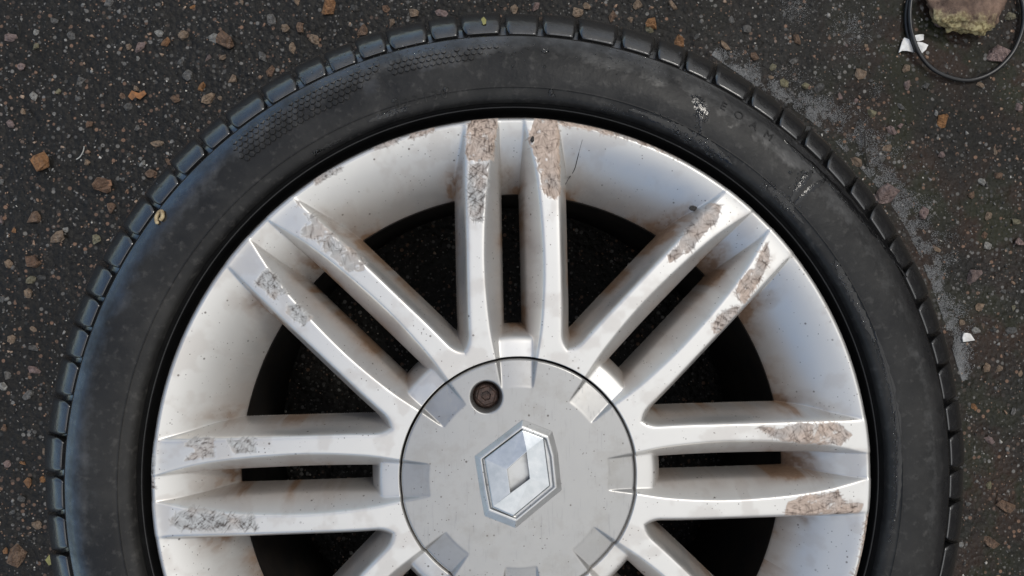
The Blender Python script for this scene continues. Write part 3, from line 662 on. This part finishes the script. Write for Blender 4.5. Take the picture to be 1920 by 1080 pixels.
for line, half in (([(1300,182),(1310,196),(1318,206),(1330,212)], 10), ([(1310,200),(1313,222),(1316,245)], 4), ([(1215,222),(1260,236),(1300,256),(1340,280),(1372,308)], 8), ([(1440,352),(1462,368),(1478,384),(1486,396)], 9), ([(1482,380),(1496,356),(1512,332),(1524,320)], 6),
   ([(1490,384),(1510,364),(1530,348),(1548,336)], 6), ([(1478,392),(1492,404),(1508,420)], 3), ([(1566,488),(1578,515),(1594,545),(1612,580),(1640,640)], 8), ([(1640,620),(1662,690),(1678,760),(1686,830),(1686,900),(1680,970)], 6), ([(590,292),(612,277),(640,262)], 6), ([(690,228),(715,219),(740,210),(760,203)], 5),
   ([(1470,262),(1540,325),(1600,390),(1655,455),(1700,520)], 5), ([(1020,92),(1023,100)], 6), ([(1180,205),(1230,222),(1262,234)], 4)): wet_patch(line, half)

# water left on the tyre: beads of it along the ribs and in the wet patches
def dome():
    v = [(0,0,1)]; f = []
    for ph in (.45, .9, 1.35):
        for k in range(8): v.append((math.sin(ph)*math.cos(k*math.pi/4), math.sin(ph)*math.sin(k*math.pi/4), math.cos(ph)))
    v = [(a, b, (c_-.22)*.75) for a, b, c_ in v]
    for k in range(8): f.append((0, 1+k, 1+(k+1) % 8, 0))
    f = [(0, 1+k, 1+(k+1) % 8) for k in range(8)]
    for r_ in range(2):
        for k in range(8):
            a, b = 1+r_*8+k, 1+r_*8+(k+1) % 8; f += [(a, a+8, b+8), (a, b+8, b)]
    return np.array(v, float), np.array(f)
dv, df = dome(); V, F = [], []; off = 0
def drop(x, y, r):
    global off
    try: w = on_tyre(x, y)
    except Exception: return
    a = random.uniform(0, 3.14); r = r*1.35; sx_, sy_ = r*random.uniform(.7,1.4), r*random.uniform(.6,1.1); ct, st = math.cos(a), math.sin(a)
    q = np.stack([dv[:,0]*sx_*ct-dv[:,1]*sy_*st+w[0], dv[:,0]*sx_*st+dv[:,1]*sy_*ct+w[1], dv[:,2]*r+w[2]-.00005], 1)
    V.append(q); F.append(df+off); off += len(dv)
def along(pts, n, spread, r0, r1):
    A_ = catmull(pts, 12)
    for _ in range(n):
        q = A_[random.randrange(len(A_))]; drop(q[0]+random.gauss(0, spread), q[1]+random.gauss(0, spread), random.uniform(r0, r1))
along([(1565,495),(1590,540),(1620,600),(1648,665),(1668,735),(1678,810),(1680,890),(1676,960),(1668,1020)], 260, 2.5, .0003, .0008)
along([(1490,285),(1540,330),(1590,385),(1640,440),(1680,490)], 130, 2.0, .0003, .0006)
along([(1265,245),(1300,262),(1330,280),(1360,300)], 90, 6, .0003, .0011)
along([(1305,185),(1308,200),(1310,215),(1312,240)], 60, 5, .0003, .0012)
along([(1430,340),(1455,360),(1475,385),(1490,395)], 70, 7, .0003, .0009)
along([(1490,345),(1505,330),(1520,322)], 50, 6, .0003, .0010)
along([(1110,105),(1170,112),(1240,128),(1330,150)], 130, 14, .00025, .0006)
along([(560,160),(620,132),(700,105),(800,92),(900,85),(980,88)], 220, 13, .00025, .0006)
along([(660,140),(720,118),(790,98)], 60, 10, .0003, .0007)
along([(588,288),(600,280)], 8, 3, .0004, .0010); along([(705,222),(730,213),(757,204)], 30, 3, .0004, .0011)
along([(1130,205),(1190,210),(1250,228)], 70, 5, .0003, .0007)
for x, y, r in ((740,188,.0017),(836,168,.0018),(1022,97,.0017),(1021,125,.0009),(1033,172,.0016),(1037,178,.0012),(295,345,.0007)): drop(x, y, r)
t = NT('water'); t.set(Base__Color=C(1,1,1), Roughness=.02, IOR=1.33, Transmission__Weight=1.0); WATER = t.m
dr = link('water_droplets', np_mesh('water_droplets', np.concatenate(V), np.concatenate(F)), WATER, kind='stuff', smooth=True)
dr['label'] = 'clear water droplets beaded on the black tyre'; dr['category'] = 'water'

# unseen wall, added to block low light and darken reflections on the right
WALLM = simple('blocker_dark', (.10,.075,.06), .85, (.07,.05,.04), 6)
me = bpy.data.meshes.new('light_blocker_wall'); bm = bmesh.new(); bmesh.ops.create_cube(bm, size=1, matrix=Matrix.Translation((2.0,0,.45)) @ Matrix.Diagonal((.22,7,.9,1))); bmesh.ops.bevel(bm, geom=bm.edges[:], offset=.015, segments=2, affect='EDGES'); bm.to_mesh(me); bm.free()
wall = link('light_blocker_wall', me, WALLM); tag(wall, 'added dark wall out of view to the right, blocking low light', 'wall')
